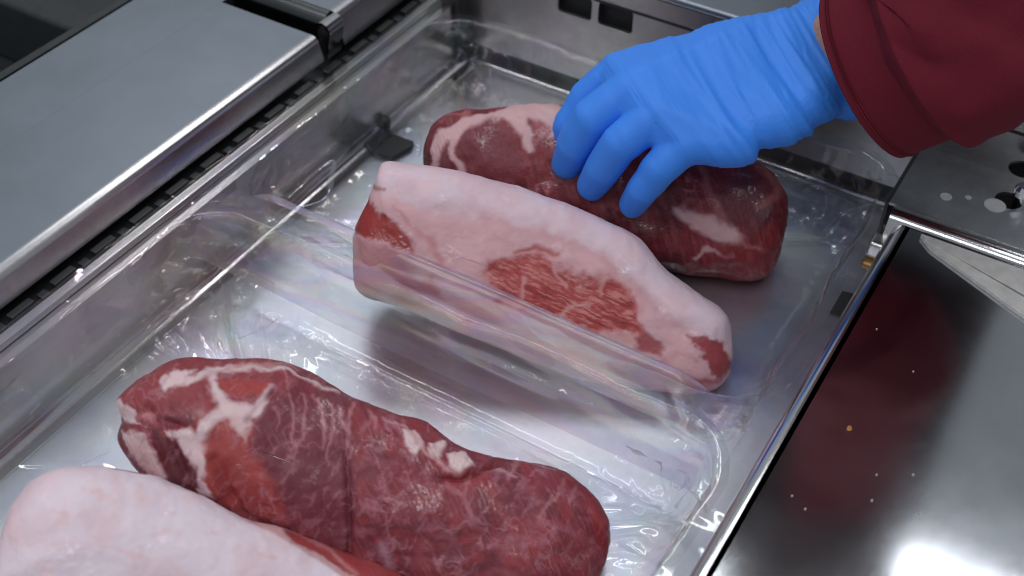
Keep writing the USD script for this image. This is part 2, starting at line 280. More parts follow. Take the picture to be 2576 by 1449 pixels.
# ---------------------------------------------------------------- the film
def crumple(n, sx, sy, amp, seed):
    """a random sharp-creased surface over a (0..sx) x (0..sy) patch"""
    g = np.random.default_rng(seed); p = g.random((n, 2))*[sx, sy]; p = np.vstack([p, [[-1, -1], [sx + 1, -1], [-1, sy + 1], [sx + 1, sy + 1]]])
    return LinearNDInterpolator(p, np.append(g.normal(size=n)*amp, [0, 0, 0, 0]))
def round_rect(x0, x1, y0, y1, r, n):
    from shapely.geometry import box as B
    g = B(x0 + r, y0 + r, x1 - r, y1 - r).buffer(r, quad_segs=24).exterior
    return np.array([g.interpolate(t, normalized=True).coords[0] for t in np.arange(n)/n])
def pocket(parent, x0, x1, y0, y1, ztop, seed, corner_k):
    NP, NV = 1100, 160
    top = round_rect(x0, x1, y0, y1, .050, NP)
    cx, cy = (x0 + x1)/2, (y0 + y1)/2
    # profile: flange (outside) -> rim bend -> wall -> floor bend -> floor
    zb = ZF + .0022
    prof = [(-.010, ztop), (-.003, ztop)] + [(-.003 + .006*math.sin(t), ztop - .006*(1 - math.cos(t))) for t in np.linspace(.2, 1.45, 6)]
    prof += [(.006, -.03 + ztop*.5), (.012, -.055)] + [(.014 + .022*(1 - math.cos(t)), zb + .022*(1 - math.sin(t))) for t in np.linspace(.1, 1.57, 8)] + [(.06, zb), (.10, zb), (.15, zb)]
    prof = np.array(prof); L = np.r_[0, np.cumsum(np.linalg.norm(np.diff(prof, axis=0), axis=1))]
    s = np.linspace(0, L[-1], NV); ins = np.interp(s, L, prof[:, 0]); zz = np.interp(s, L, prof[:, 1])
    nx = np.roll(top, -1, 0) - np.roll(top, 1, 0); nx /= np.linalg.norm(nx, axis=1, keepdims=True); inn = np.stack([-nx[:, 1], nx[:, 0]], 1)
    if ((np.array([cx, cy]) - top[0]) @ inn[0]) < 0: inn = -inn
    # inward offset, shrinking towards the middle once past the corner radius
    per = np.r_[0, np.cumsum(np.linalg.norm(np.diff(top, axis=0), axis=1))]
    tt = np.arange(NP)/NP*2*math.pi; wander = ((meshkit.fbm(np.stack([np.cos(tt)*5, np.sin(tt)*5, tt*0], -1), 4, seed + 9) - .42)*.016)[:, None]
    P = np.zeros((NV, NP, 3))
    for j in range(NV):
        d = min(ins[j], .045) + wander*math.exp(-((s[j] - .025)/.03)**2)
        q = top + inn*d
        if ins[j] > .045: q = q + (np.array([cx, cy]) - q)*np.clip((ins[j] - .045)/.125, 0, 1)*.9
        P[j, :, :2] = q; P[j, :, 2] = zz[j]
    # corner weight along the perimeter
    cor = np.zeros(NP)
    for kx, ky, wt in corner_k:
        c = np.array([x0 if kx == 0 else x1, y0 if ky == 0 else y1]); cor = np.maximum(cor, wt*np.exp(-(((top - c)**2).sum(1))/(2*.068**2)))
    per = np.r_[0, np.cumsum(np.linalg.norm(np.diff(top, axis=0), axis=1))]
    U, V = np.meshgrid(per, s)
    c1 = crumple(420, per[-1], s[-1], 1.0, seed)(np.c_[U.ravel(), V.ravel()]).reshape(U.shape)
    c2 = crumple(1700, per[-1], s[-1], 1.0, seed + 1)(np.c_[U.ravel(), V.ravel()]).reshape(U.shape)
    c3 = crumple(500, per[-1]*3.0, s[-1]*.8, 1.0, seed + 2)(np.c_[U.ravel()*3, V.ravel()*.8]).reshape(U.shape)
    wall = np.clip((s - .016)/.02, 0, 1)[:, None]*np.ones(NP); mid = np.clip((s[-1] - s)/.06, 0, 1)[:, None]
    soft = meshkit.fbm(np.stack([P[..., 0]*9, P[..., 1]*9, P[..., 2]*9], -1), 2, seed) - .5
    amp = wall*mid*(.0003 + .0065*cor[None]**1.5); amp2 = wall*mid*(.00004 + .0020*cor[None]**1.5)
    disp = c1*amp*.55 + c3*amp*.6 + c2*amp2 + soft*.006*wall*mid
    # long sharp creases, mostly running down the walls and out of the corners
    g = np.random.default_rng(seed + 40); cre = np.zeros_like(U)
    for k in range(300):
        u0 = g.random()*per[-1]; v0 = g.uniform(.015, .16); ln = g.uniform(.012, .05); an = g.normal(math.pi/2, .6); du, dv = math.cos(an)*ln, math.sin(an)*ln
        wt = .18 + .8*np.interp(u0, per, cor)
        if g.random() > wt + .25: continue
        pu, pv = U - u0, V - v0; t = np.clip((pu*du + pv*dv)/(ln*ln), 0, 1); dd = np.hypot(pu - t*du, pv - t*dv); w = g.uniform(.003, .009)
        cre = np.maximum(cre, g.uniform(.0012, .0046)*wt*np.clip(1 - dd/w, 0, 1)*np.sin(np.clip(t, .02, .98)*math.pi)**.5)
    disp = disp + cre*mid
    v = P.reshape(-1, 3)
    idx = np.arange(NV*NP).reshape(NV, NP); a = idx[:-1]; b = np.roll(idx, -1, 1)[:-1]; c = np.roll(idx, -1, 1)[1:]; d = idx[1:]
    f = np.concatenate([np.stack([a, b, c], -1).reshape(-1, 3), np.stack([a, c, d], -1).reshape(-1, 3)])
    n = normals(v, f); n[n[:, 2] < -.2] *= -1
    v = v + n*np.abs(disp.ravel())[:, None]*np.where(disp.ravel() > 0, 1, .4)[:, None]
    v[:, 2] = np.maximum(v[:, 2], zb - .0005)
    # cap of the floor
    last = idx[-1]; m = len(v); v = np.vstack([v, [[cx, cy, zb]]]); f = np.vstack([f, np.stack([last, np.roll(last, -1), np.full(NP, m)], 1)])
    raw('pocket', v, f, normals(v, f), 'clear_film', parent)
fm = thing('packaging_film', 'clear plastic film formed into two crinkled pockets holding the meat', 'plastic film')
pocket(fm, .605, .968, .150, .672, -.004, 11, ((1, 1, 1.8), (0, 1, 1.6), (0, 0, .8), (1, 0, 1.2)))
pocket(fm, .14, .580, .150, .672, -.004, 31, ((1, 1, 1.6), (1, 0, 1.1), (0, 1, .5)))
def strip(x0, x1, y0, y1, z, nx, ny, amp, seed):
    X, Y = np.meshgrid(np.linspace(x0, x1, nx), np.linspace(y0, y1, ny), indexing='ij')
    Z = z + (meshkit.fbm(np.stack([X*25, Y*25, X*0], -1), 3, seed) - .5)*amp
    v = np.stack([X, Y, Z], -1).reshape(-1, 3); i = np.arange(nx*ny).reshape(nx, ny)
    f = np.concatenate([np.stack([i[:-1, :-1], i[1:, :-1], i[1:, 1:]], -1).reshape(-1, 3), np.stack([i[:-1, :-1], i[1:, 1:], i[:-1, 1:]], -1).reshape(-1, 3)])
    return v, f, normals(v, f)
raw('edge_strip', *strip(.05, 1.0, .6745, .6975, .0006, 300, 8, .002, 3), 'clear_film', fm)
raw('edge_strip', *strip(.05, .985, .120, .1475, -.001, 300, 8, .003, 4), 'clear_film', fm)
def ridge():
    ys = np.linspace(.165, .66, 220); cr = np.array([(.535, -.030), (.552, -.014), (.570, .002), (.586, .015), (.597, .0215), (.602, .0205), (.606, .012), (.610, -.002)])
    L = np.r_[0, np.cumsum(np.linalg.norm(np.diff(cr, axis=0), axis=1))]; t = np.linspace(0, L[-1], 40); cx, cz = np.interp(t, L, cr[:, 0]), np.interp(t, L, cr[:, 1])
    k = np.hanning(9); k /= k.sum(); cx = np.convolve(np.pad(cx, 4, 'edge'), k, 'valid'); cz = np.convolve(np.pad(cz, 4, 'edge'), k, 'valid')
    end = sstep(.66, .60, ys)*sstep(.165, .215, ys)
    X = np.repeat(cx[None], len(ys), 0); Y = np.repeat(ys[:, None], len(t), 1); Z = np.where(cz > -.004, -.004 + (cz + .004)*end[:, None], cz)
    X = X + (meshkit.fbm(np.stack([X*60, Y*9, Z*60], -1), 3, 5) - .5)*.005; Z = Z + (meshkit.fbm(np.stack([X*34, Y*5, Z*0], -1), 2, 6) - .5)*.007
    v = np.stack([X, Y, Z], -1).reshape(-1, 3); i = np.arange(len(v)).reshape(len(ys), len(t))
    f = np.concatenate([np.stack([i[:-1, :-1], i[1:, :-1], i[1:, 1:]], -1).reshape(-1, 3), np.stack([i[:-1, :-1], i[1:, 1:], i[:-1, 1:]], -1).reshape(-1, 3)])
    return v, f, normals(v, f)
raw('divider_ridge', *ridge(), 'ridge_film', fm)
# pinched creases where the film is folded over itself: narrow hollow welts
def welt(px, z, r):
    p = np.asarray(px, float); z = np.broadcast_to(np.asarray(z, float), (len(p),))
    P = np.array([at(a, b, c) for (a, b), c in zip(p, z)]); k = min(3, len(P) - 1)
    tck, _ = splprep(P.T, s=0, k=k); t = np.linspace(0, 1, 60); c = np.array(splev(t, tck)).T
    d = np.gradient(c, axis=0); d /= np.linalg.norm(d, axis=1, keepdims=True); a = np.cross(d, [.3, .2, 1]); a /= np.linalg.norm(a, axis=1, keepdims=True); b = np.cross(d, a)
    rr = r*(.25 + .75*np.sin(np.clip(t, .02, .98)*math.pi)**.6)*(.7 + .6*meshkit.noise(np.stack([t*14, t*0, t*0 + px[0][0]], -1), 5)); th_ = np.linspace(0, 2*math.pi, 12, endpoint=False)
    V = c[:, None] + rr[:, None, None]*(np.cos(th_)[None, :, None]*a[:, None]*1.6 + np.sin(th_)[None, :, None]*b[:, None]*.7)
    i = np.arange(60*12).reshape(60, 12); A, B, C_, D = i[:-1], np.roll(i, -1, 1)[:-1], np.roll(i, -1, 1)[1:], i[1:]
    f = np.concatenate([np.stack([A, B, C_], -1).reshape(-1, 3), np.stack([A, C_, D], -1).reshape(-1, 3)]); v = V.reshape(-1, 3)
    raw('crease', v, f, normals(v, f), 'crease_film', fm)
for pts_, z_, r_ in (([(725, 497), (770, 455), (838, 405), (833, 450), (815, 500), (790, 512), (752, 520)], -.03, .0016), ([(1702, 1182), (1728, 1212), (1708, 1228), (1701, 1186)], -.055, .0012), ([(620, 428), (625, 402), (700, 330), (800, 245)], -.012, .0007),
        ([(1052, 392), (1054, 352), (1061, 334)], -.065, .0022), ([(498, 516), (530, 506), (566, 509)], -.008, .0010), ([(2072, 580), (2100, 550), (2150, 526), (2205, 512)], -.05, .0012), ([(2185, 430), (2200, 452), (2215, 448)], -.045, .0014), ([(2230, 440), (2265, 452), (2258, 470), (2245, 470)], -.045, .0015),
        ([(1178, 240), (1205, 205), (1200, 150)], -.06, .0012), ([(1216, 150), (1222, 128), (1215, 108)], -.04, .0016), ([(1160, 190), (1135, 220), (1110, 260)], -.06, .0010), ([(1255, 255), (1270, 232), (1262, 225)], -.07, .0013), ([(554, 852), (558, 878), (574, 890)], -.07, .0015), ([(600, 852), (650, 832), (705, 798)], -.07, .0010),
        ([(575, 610), (600, 600), (625, 640), (620, 690), (600, 700)], -.065, .0012), ([(690, 640), (730, 612), (745, 606)], -.05, .0011), ([(1880, 992), (1955, 985), (2000, 955), (2030, 905)], -.03, .0008), ([(1735, 1235), (1765, 1262), (1775, 1290)], -.055, .0014), ([(190, 1180), (250, 1148), (280, 1135)], -.08, .0008)):
    welt(pts_, z_, r_)
# ---------------------------------------------------------------- meat
def seg_dist(P, a, b):
    ab = b - a; t = np.clip(((P - a) @ ab)/max(ab @ ab, 1e-9), 0, 1); return np.linalg.norm(P - a - t[:, None]*ab, axis=1), t
def sd_poly(P, poly):
    poly = np.asarray(poly, float); d = np.full(len(P), 1e9); ins = np.zeros(len(P), bool)
    for i in range(len(poly)):
        a, b = poly[i], poly[(i + 1) % len(poly)]; d = np.minimum(d, seg_dist(P, a, b)[0])
        c = ((a[1] > P[:, 1]) != (b[1] > P[:, 1])); 
        with np.errstate(divide='ignore', invalid='ignore'):
            ins ^= c & (P[:, 0] < (b[0] - a[0])*(P[:, 1] - a[1])/(b[1] - a[1] + 1e-12) + a[0])
    return np.where(ins, -d, d)
def sd_line(P, pts, w):
    """distance to a vein whose half-width runs along w"""
    pts = np.asarray(pts, float); w = np.broadcast_to(np.asarray(w, float), (len(pts),)); d = np.full(len(P), 1e9)
    for i in range(len(pts) - 1):
        e, t = seg_dist(P, pts[i], pts[i + 1]); d = np.minimum(d, e - (w[i] + t*(w[i + 1] - w[i])))
    return d
def tone(c, fat):
    k = (1 - np.clip(fat, 0, 1))[:, None]; lum = sstep(.30, .10, c[:, 1:2]); return c*(1 - k*lum*np.array([.12, .34, .30]))
class Paint:
    def __init__(s, px, seed):
        s.p = px; s.seed = seed; z = np.zeros(len(px))
        f = lambda k, sc, o=3: meshkit.fbm(np.stack([px[:, 0]/sc, px[:, 1]/sc, z + k], -1), o, seed + k) - .5
        s.n = f; s.warp = np.stack([f(1, 38) * 34 + f(3, 9)*8, f(2, 38)*34 + f(4, 9)*8], 1); s.c = np.zeros((len(px), 3)); s.fat = np.zeros(len(px))
    def base(s, c): s.c[:] = srgb(*c)
    def lay(s, m, c, fat=None):
        s.c += (np.asarray(srgb(*c)) - s.c)*m[:, None]
        if fat is not None: s.fat += (fat - s.fat)*m
    def poly(s, pts, c, soft=8, a=1.0, fat=None, warp=1.0): s.lay(a*sstep(soft, -soft, sd_poly(s.p + s.warp*warp, pts)), c, fat)
    def vein(s, pts, w, c, soft=4, a=1.0, fat=None, warp=.7): s.lay(a*sstep(soft, -soft, sd_line(s.p + s.warp*warp, pts, w)), c, fat)
    def mottle(s, sc, c, lo, hi, a, k=20, stretch=None):
        q = s.p
        if stretch is not None:
            ang, r = stretch; ca, sa = math.cos(ang), math.sin(ang); q = np.stack([(q[:, 0]*ca + q[:, 1]*sa)/r, -q[:, 0]*sa + q[:, 1]*ca], 1)
        m = meshkit.fbm(np.stack([q[:, 0]/sc, q[:, 1]/sc, np.zeros(len(q)) + k], -1), 4, s.seed + k); s.lay(a*sstep(lo, hi, m), c)
    def web(s, sc, wd, c, a, k, stretch=None, where=(.42, .6)):
        q = s.p + s.warp*.6
        if stretch is not None:
            ang, r = stretch; ca, sa = math.cos(ang), math.sin(ang); q = np.stack([(q[:, 0]*ca + q[:, 1]*sa)/r, -q[:, 0]*sa + q[:, 1]*ca], 1)
        m = meshkit.fbm(np.stack([q[:, 0]/sc, q[:, 1]/sc, np.zeros(len(q)) + k], -1), 2, s.seed + k) - .5
        g = sstep(*where, s.n(k + 3, 70, 2) + .5)
        t = a*g*sstep(wd, wd*.2, np.abs(m)); s.lay(t, c); s.h += t*.0006
    def fibre(s, ang, ln, wd, lo, hi, a, k, inside=None):
        ca, sa = math.cos(ang), math.sin(ang); q = s.p + s.warp*.35
        m = meshkit.fbm(np.stack([(q[:, 0]*ca + q[:, 1]*sa)/ln, (-q[:, 0]*sa + q[:, 1]*ca)/wd, np.zeros(len(q)) + k], -1), 3, s.seed + k)
        w = 1.0 if inside is None else sstep(6, -10, sd_poly(s.p + s.warp, inside)); w = w*(1 - .8*s.fat)
        s.lay(a*w*sstep(.52, .78, m), hi); s.lay(a*w*sstep(.48, .25, m), lo); s.h += (m - .5)*.0007*w
def pillow(outline, spine, zc, depth, paint, label, seed, NB=620, NR=150, e=.5, relief=None, lump=.0035, zfloor=ZF + .004, fat_name='fat'):
    o = np.asarray(outline, float); tck, _ = splprep([np.r_[o[:, 0], o[0, 0]], np.r_[o[:, 1], o[0, 1]]], s=0, per=True, k=3)
    u = np.linspace(0, 1, 4000, endpoint=False); b = np.array(splev(u, tck)).T; L = np.r_[0, np.cumsum(np.linalg.norm(np.diff(b, axis=0), axis=1))]
    b = np.stack([np.interp(np.linspace(0, L[-1], NB, endpoint=False), L, b[:, k]) for k in (0, 1)], 1)
    sp = np.asarray(spine, float); mid = sp.mean(0); C0 = at(*mid, zc); n = CO - C0; n /= np.linalg.norm(n)
    def plane(q): d = ray(q[:, 0], q[:, 1]); t = ((C0 - CO) @ n)/(d @ n); return CO + t[:, None]*d
    # nearest spine point for each rim point, smoothed round the rim
    S = np.stack([np.interp(np.linspace(0, 1, 400), np.linspace(0, 1, len(sp)), sp[:, k]) for k in (0, 1)], 1)
    near = S[np.argmin(((b[:, None] - S[None])**2).sum(-1), 1)]
    k = np.hanning(41); k /= k.sum(); near = np.stack([np.convolve(np.r_[near[-20:, i], near[:, i], near[:20, i]], k, 'valid') for i in (0, 1)], 1)
    def half(nr, sign):
        ph = np.linspace(0, math.pi/2, nr); r = np.sin(ph)[1:]; h = np.cos(ph)[1:]**(2*e)
        q = near[None] + r[:, None, None]*(b - near)[None]; return q, h, sign
    V, Q = [], []
    qf, hf, _ = half(NR, 1); qb, hb, _ = half(26, -1)
    qs = [qf[i] for i in range(len(qf))] + [qb[i] for i in range(len(qb) - 2, -1, -1)]
    hs = list(hf) + [-x for x in hb[:-1]][::-1]
    # the innermost ring's ring collapses on the spine; it is left open only at zero width
    for q, h in zip(qs, hs):
        V.append(plane(q) + n*depth*h); Q.append(q)
    V, Q = np.array(V), np.array(Q); R, NBn = V.shape[:2]
    # close both ends onto the spine
    V = np.concatenate([(plane(near) + n*depth)[None], V, (plane(near) - n*depth)[None]]); Q = np.concatenate([near[None], Q, near[None]]); R += 2
    v = V.reshape(-1, 3); q = Q.reshape(-1, 2); idx = np.arange(R*NBn).reshape(R, NBn)
    a = idx[:-1]; bb = np.roll(idx, -1, 1)[:-1]; c = np.roll(idx, -1, 1)[1:]; d = idx[1:]
    f = np.concatenate([np.stack([a, d, c], -1).reshape(-1, 3), np.stack([a, c, bb], -1).reshape(-1, 3)])
    w = trimesh.Trimesh(v, f, process=False)
    nn = normals(v, f)
    if ((v - v.mean(0))*nn).sum() < 0: f = f[:, ::-1]; nn = -nn
    dsp = (meshkit.fbm(v*28, 3, seed) - .5)*2*lump + (meshkit.fbm(v*130, 3, seed + 5) - .5)*.0012
    if relief is not None: dsp = dsp + relief(q)
    P = Paint(q, seed); P.h = np.zeros(len(q)); paint(P); dsp = dsp + P.h + (.0010*P.fat if P.fat.mean() < .5 else -.0012*(1 - P.fat))
    rim = np.clip(np.abs((v - C0) @ n)/(.25*depth), .25, 1)
    v = v + nn*(dsp*rim)[:, None]
    v[:, 2] = np.maximum(v[:, 2], zfloor + np.minimum(0, 0))
    n2 = normals(v, f)
    t = thing('pork_loin', label, 'meat')
    lab = P.fat[f].mean(1) > .5; adj = trimesh.graph.face_adjacency(f)
    def islands(m):
        e = adj[m[adj[:, 0]] & m[adj[:, 1]]]; return trimesh.graph.connected_components(e, nodes=np.nonzero(m)[0], min_len=1)
    for want in (True, False):                    # specks go to what surrounds them
        for c in islands(lab == want):
            if len(c) < 900: lab[c] = not want
    for nm, want, mat in ((fat_name, True, 'fat_meat'), ('lean', False, 'lean_meat')):
        for c in sorted(islands(lab == want), key=len, reverse=True):
            g = f[np.sort(c)]; keep, inv = np.unique(g, return_inverse=True)
            raw(nm, v[keep], inv.reshape(-1, 3), n2[keep], mat, t, {'meat': tone(P.c[keep], P.fat[keep])})
    return t
FAT, FAT2, LEAN, DARK, RED = (222, 194, 197), (204, 162, 164), (140, 72, 78), (98, 55, 64), (160, 66, 62)
# --- far dark loin under the hand
def paint_far(P):
    P.base((132, 56, 60)); P.fibre(1.3, 60, 3.4, (88, 34, 42), (164, 90, 94), .45, 61); P.web(36, .05, (190, 130, 132), .6, 62, (1.2, 1.8)); P.mottle(60, (92, 42, 48), .45, .7, .8, 20); P.mottle(9, (156, 92, 96), .5, .75, .5, 21, (1.25, 4.0)); P.mottle(9, (84, 34, 42), .5, .75, .5, 24, (1.25, 4.0))
    P.poly([(1100, 360), (1150, 320), (1250, 300), (1300, 330), (1330, 400), (1310, 470), (1250, 500), (1180, 450), (1130, 420)], (122, 66, 72), 20, .8)
    P.vein([(1110, 400), (1130, 350), (1180, 325), (1250, 295), (1330, 285), (1400, 290)], [10, 20, 14, 8, 22, 20], FAT2, 7, .95, 1)
    P.vein([(1160, 340), (1155, 390), (1185, 440), (1210, 470)], [14, 9, 7, 4], FAT2, 6, .9, 1); P.vein([(1300, 290), (1330, 340), (1350, 380)], [20, 14, 8], FAT2, 7, .9, 1)
    P.vein([(1120, 395), (1105, 430)], [7, 10], FAT2, 6, .8, 1); P.vein([(1085, 380), (1095, 330), (1130, 300)], 6, (150, 70, 72), 8, .8)
    P.vein([(1385, 290), (1400, 320), (1390, 350)], [24, 16, 6], (205, 168, 168), 8, .9, 1)
    P.vein([(1690, 520), (1740, 550), (1800, 580), (1840, 590)], [8, 20, 26, 14], FAT2, 10, .9, 1); P.vein([(1760, 400), (1765, 470), (1800, 545)], [5, 8, 12], (160, 105, 108), 8, .8)
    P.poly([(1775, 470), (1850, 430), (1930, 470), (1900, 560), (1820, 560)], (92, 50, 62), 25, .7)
    P.vein([(1900, 420), (1950, 470), (1940, 500), (1880, 520)], [8, 12, 8, 4], (165, 105, 105), 8, .7)
    P.vein([(1740, 640), (1760, 620), (1800, 640), (1830, 630)], 5, FAT2, 4, .8); P.poly([(1800, 620), (1950, 560), (1970, 620), (1900, 700), (1750, 690)], (132, 52, 56), 25, .7)
    P.vein([(1840, 570), (1860, 610), (1900, 615)], 5, (170, 110, 112), 6, .7)
pillow([(1066, 405), (1072, 355), (1092, 318), (1138, 289), (1200, 278), (1300, 272), (1400, 268), (1500, 278), (1600, 305), (1700, 345), (1790, 378), (1860, 395), (1912, 412), (1952, 452), (1974, 505), (1974, 565), (1962, 625), (1930, 682), (1880, 709), (1820, 702), (1750, 690), (1650, 675), (1500, 640), (1350, 580), (1200, 510), (1105, 470)],
    [(1210, 390), (1400, 440), (1600, 500), (1830, 560)], -.030, .058, paint_far, 'dark red pork loin lying under the gloved hand', 3, e=.36, lump=.005)
# --- loin with the white fat cap
def paint_cap(P):
    P.base((214, 190, 200)); P.fat[:] = 1; P.mottle(80, (206, 168, 174), .5, .75, .5, 20)
    face = [(890, 520), (955, 480), (985, 505), (1100, 545), (1250, 560), (1400, 605), (1520, 660), (1600, 740), (1680, 815), (1740, 820), (1790, 850), (1830, 900), (1850, 1010), (880, 1010)]
    P.poly(face, (208, 164, 170), 12, .95); P.mottle(50, (222, 184, 188), .5, .7, .5, 51); P.poly(face, (198, 146, 152), 60, .4); P.vein([(1230, 560), (1370, 600), (1500, 650), (1580, 720), (1660, 800), (1700, 820)], 9, (190, 140, 146), 14, .6)
    P.poly([(900, 740), (1000, 780), (1300, 880), (1600, 950), (1750, 950), (1790, 980), (1600, 1010), (890, 760)], (186, 118, 122), 25, .8)
    P.poly([(893, 590), (905, 545), (930, 508), (960, 515), (975, 550), (1010, 580), (1045, 610), (1050, 632), (1000, 625), (950, 610), (893, 600)], (158, 62, 58), 7, 1, 0)
    P.vein([(1005, 530), (1040, 575), (1090, 610), (1120, 660)], [3, 6, 8, 10], (185, 120, 122), 9, .7); P.vein([(950, 482), (990, 492)], 4, (165, 110, 108), 4, .9)
    P.poly([(895, 600), (1040, 640), (1060, 700), (1000, 770), (900, 730)], (168, 108, 112), 22, .7)
    P.poly([(1015, 710), (1100, 700), (1120, 750), (1060, 785), (1010, 765)], (176, 96, 96), 18, .8, 0)
    eye = [(1215, 690), (1235, 665), (1290, 650), (1370, 655), (1400, 680), (1450, 685), (1495, 720), (1525, 705), (1560, 740), (1595, 790), (1590, 825), (1555, 840), (1480, 825), (1400, 800), (1320, 770), (1250, 735)]
    P.poly(eye, (196, 122, 120), 34, .8); P.poly(eye, (178, 84, 80), 16, 1, 0, 1.7); P.mottle(16, (206, 146, 142), .5, .74, .0, 52); m = P.c.copy()
    k = sstep(4, -12, sd_poly(P.p + P.warp, eye))
    fib = meshkit.fbm(np.stack([(P.p[:, 0]*.91 + P.p[:, 1]*.41)/34 + P.warp[:, 0]*.05, (-P.p[:, 0]*.41 + P.p[:, 1]*.91)/4.5 + P.warp[:, 1]*.12, np.zeros(len(P.p))], -1), 4, 77)
    P.lay(k*sstep(.48, .72, fib)*.65, (208, 146, 140)); P.lay(k*sstep(.48, .3, fib)*.6, (128, 50, 54))
    P.vein([(1290, 640), (1350, 630), (1400, 650)], [3, 8, 5], (176, 92, 88), 7, .8, 0)
    for l, w in (([(1320, 700), (1305, 760)], 5), ([(1410, 790), (1440, 760), (1480, 770)], 4), ([(1510, 700), (1500, 740)], 5), ([(1395, 680), (1420, 720)], 4), ([(1585, 830), (1560, 850), (1600, 850)], 5)): P.vein(l, w, (205, 150, 148), 6, .8)
    P.poly([(1575, 840), (1600, 820), (1640, 850), (1660, 880), (1640, 895), (1590, 870)], (168, 92, 96), 8, .9, 0)
    P.poly([(1715, 835), (1760, 825), (1800, 860), (1820, 910), (1800, 945), (1765, 930), (1745, 880), (1720, 860)], (158, 78, 82), 9, .95, 0, 1.4); P.mottle(14, (206, 150, 154), .5, .7, .0, 40)
    P.vein([(1640, 905), (1690, 880), (1730, 895)], [3, 7, 3], (190, 120, 124), 5, .7); P.vein([(1700, 930), (1740, 950), (1790, 950)], [3, 6, 4], (170, 84, 88), 5, .8)
    for l, w in (([(1050, 700), (1045, 740), (1060, 780)], 7), ([(1010, 640), (1030, 690)], 5), ([(1180, 800), (1260, 835), (1330, 850)], 7), ([(1420, 880), (1500, 905), (1560, 930)], 8)): P.vein(l, w, (182, 108, 110), 10, .55)
    P.poly([(1640, 880), (1700, 850), (1730, 900), (1740, 940), (1680, 930)], (214, 168, 172), 16, .6)
def relief_cap(q):
    ridge = sd_line(q, [(985, 500), (1100, 540), (1250, 558), (1400, 602), (1520, 658), (1600, 738), (1680, 815), (1745, 825)], 0)
    return -.0022*np.exp(-(ridge/22)**2) + .0035*sstep(60, -10, sd_poly(q, [(985, 430), (1300, 480), (1600, 610), (1820, 800), (1740, 815), (1600, 735), (1400, 600), (1100, 535), (970, 500)]))
pillow([(972, 424), (982, 419), (996, 419), (1090, 430), (1200, 452), (1300, 480), (1400, 512), (1480, 545), (1560, 584), (1610, 620), (1652, 672), (1700, 712), (1760, 755), (1812, 795), (1830, 840), (1832, 900), (1818, 948), (1785, 975), (1720, 985), (1600, 978), (1421, 939), (1305, 895), (1192, 850), (1096, 810), (992, 765), (905, 735), (893, 660), (897, 590), (915, 535), (943, 495), (960, 450)],
    [(1000, 600), (1200, 660), (1450, 760), (1700, 860)], -.035, .055, paint_cap, 'pale pork loin with a thick white fat cap and red eye of lean', 5, e=.27, relief=relief_cap, lump=.0022, fat_name='fat_cap')
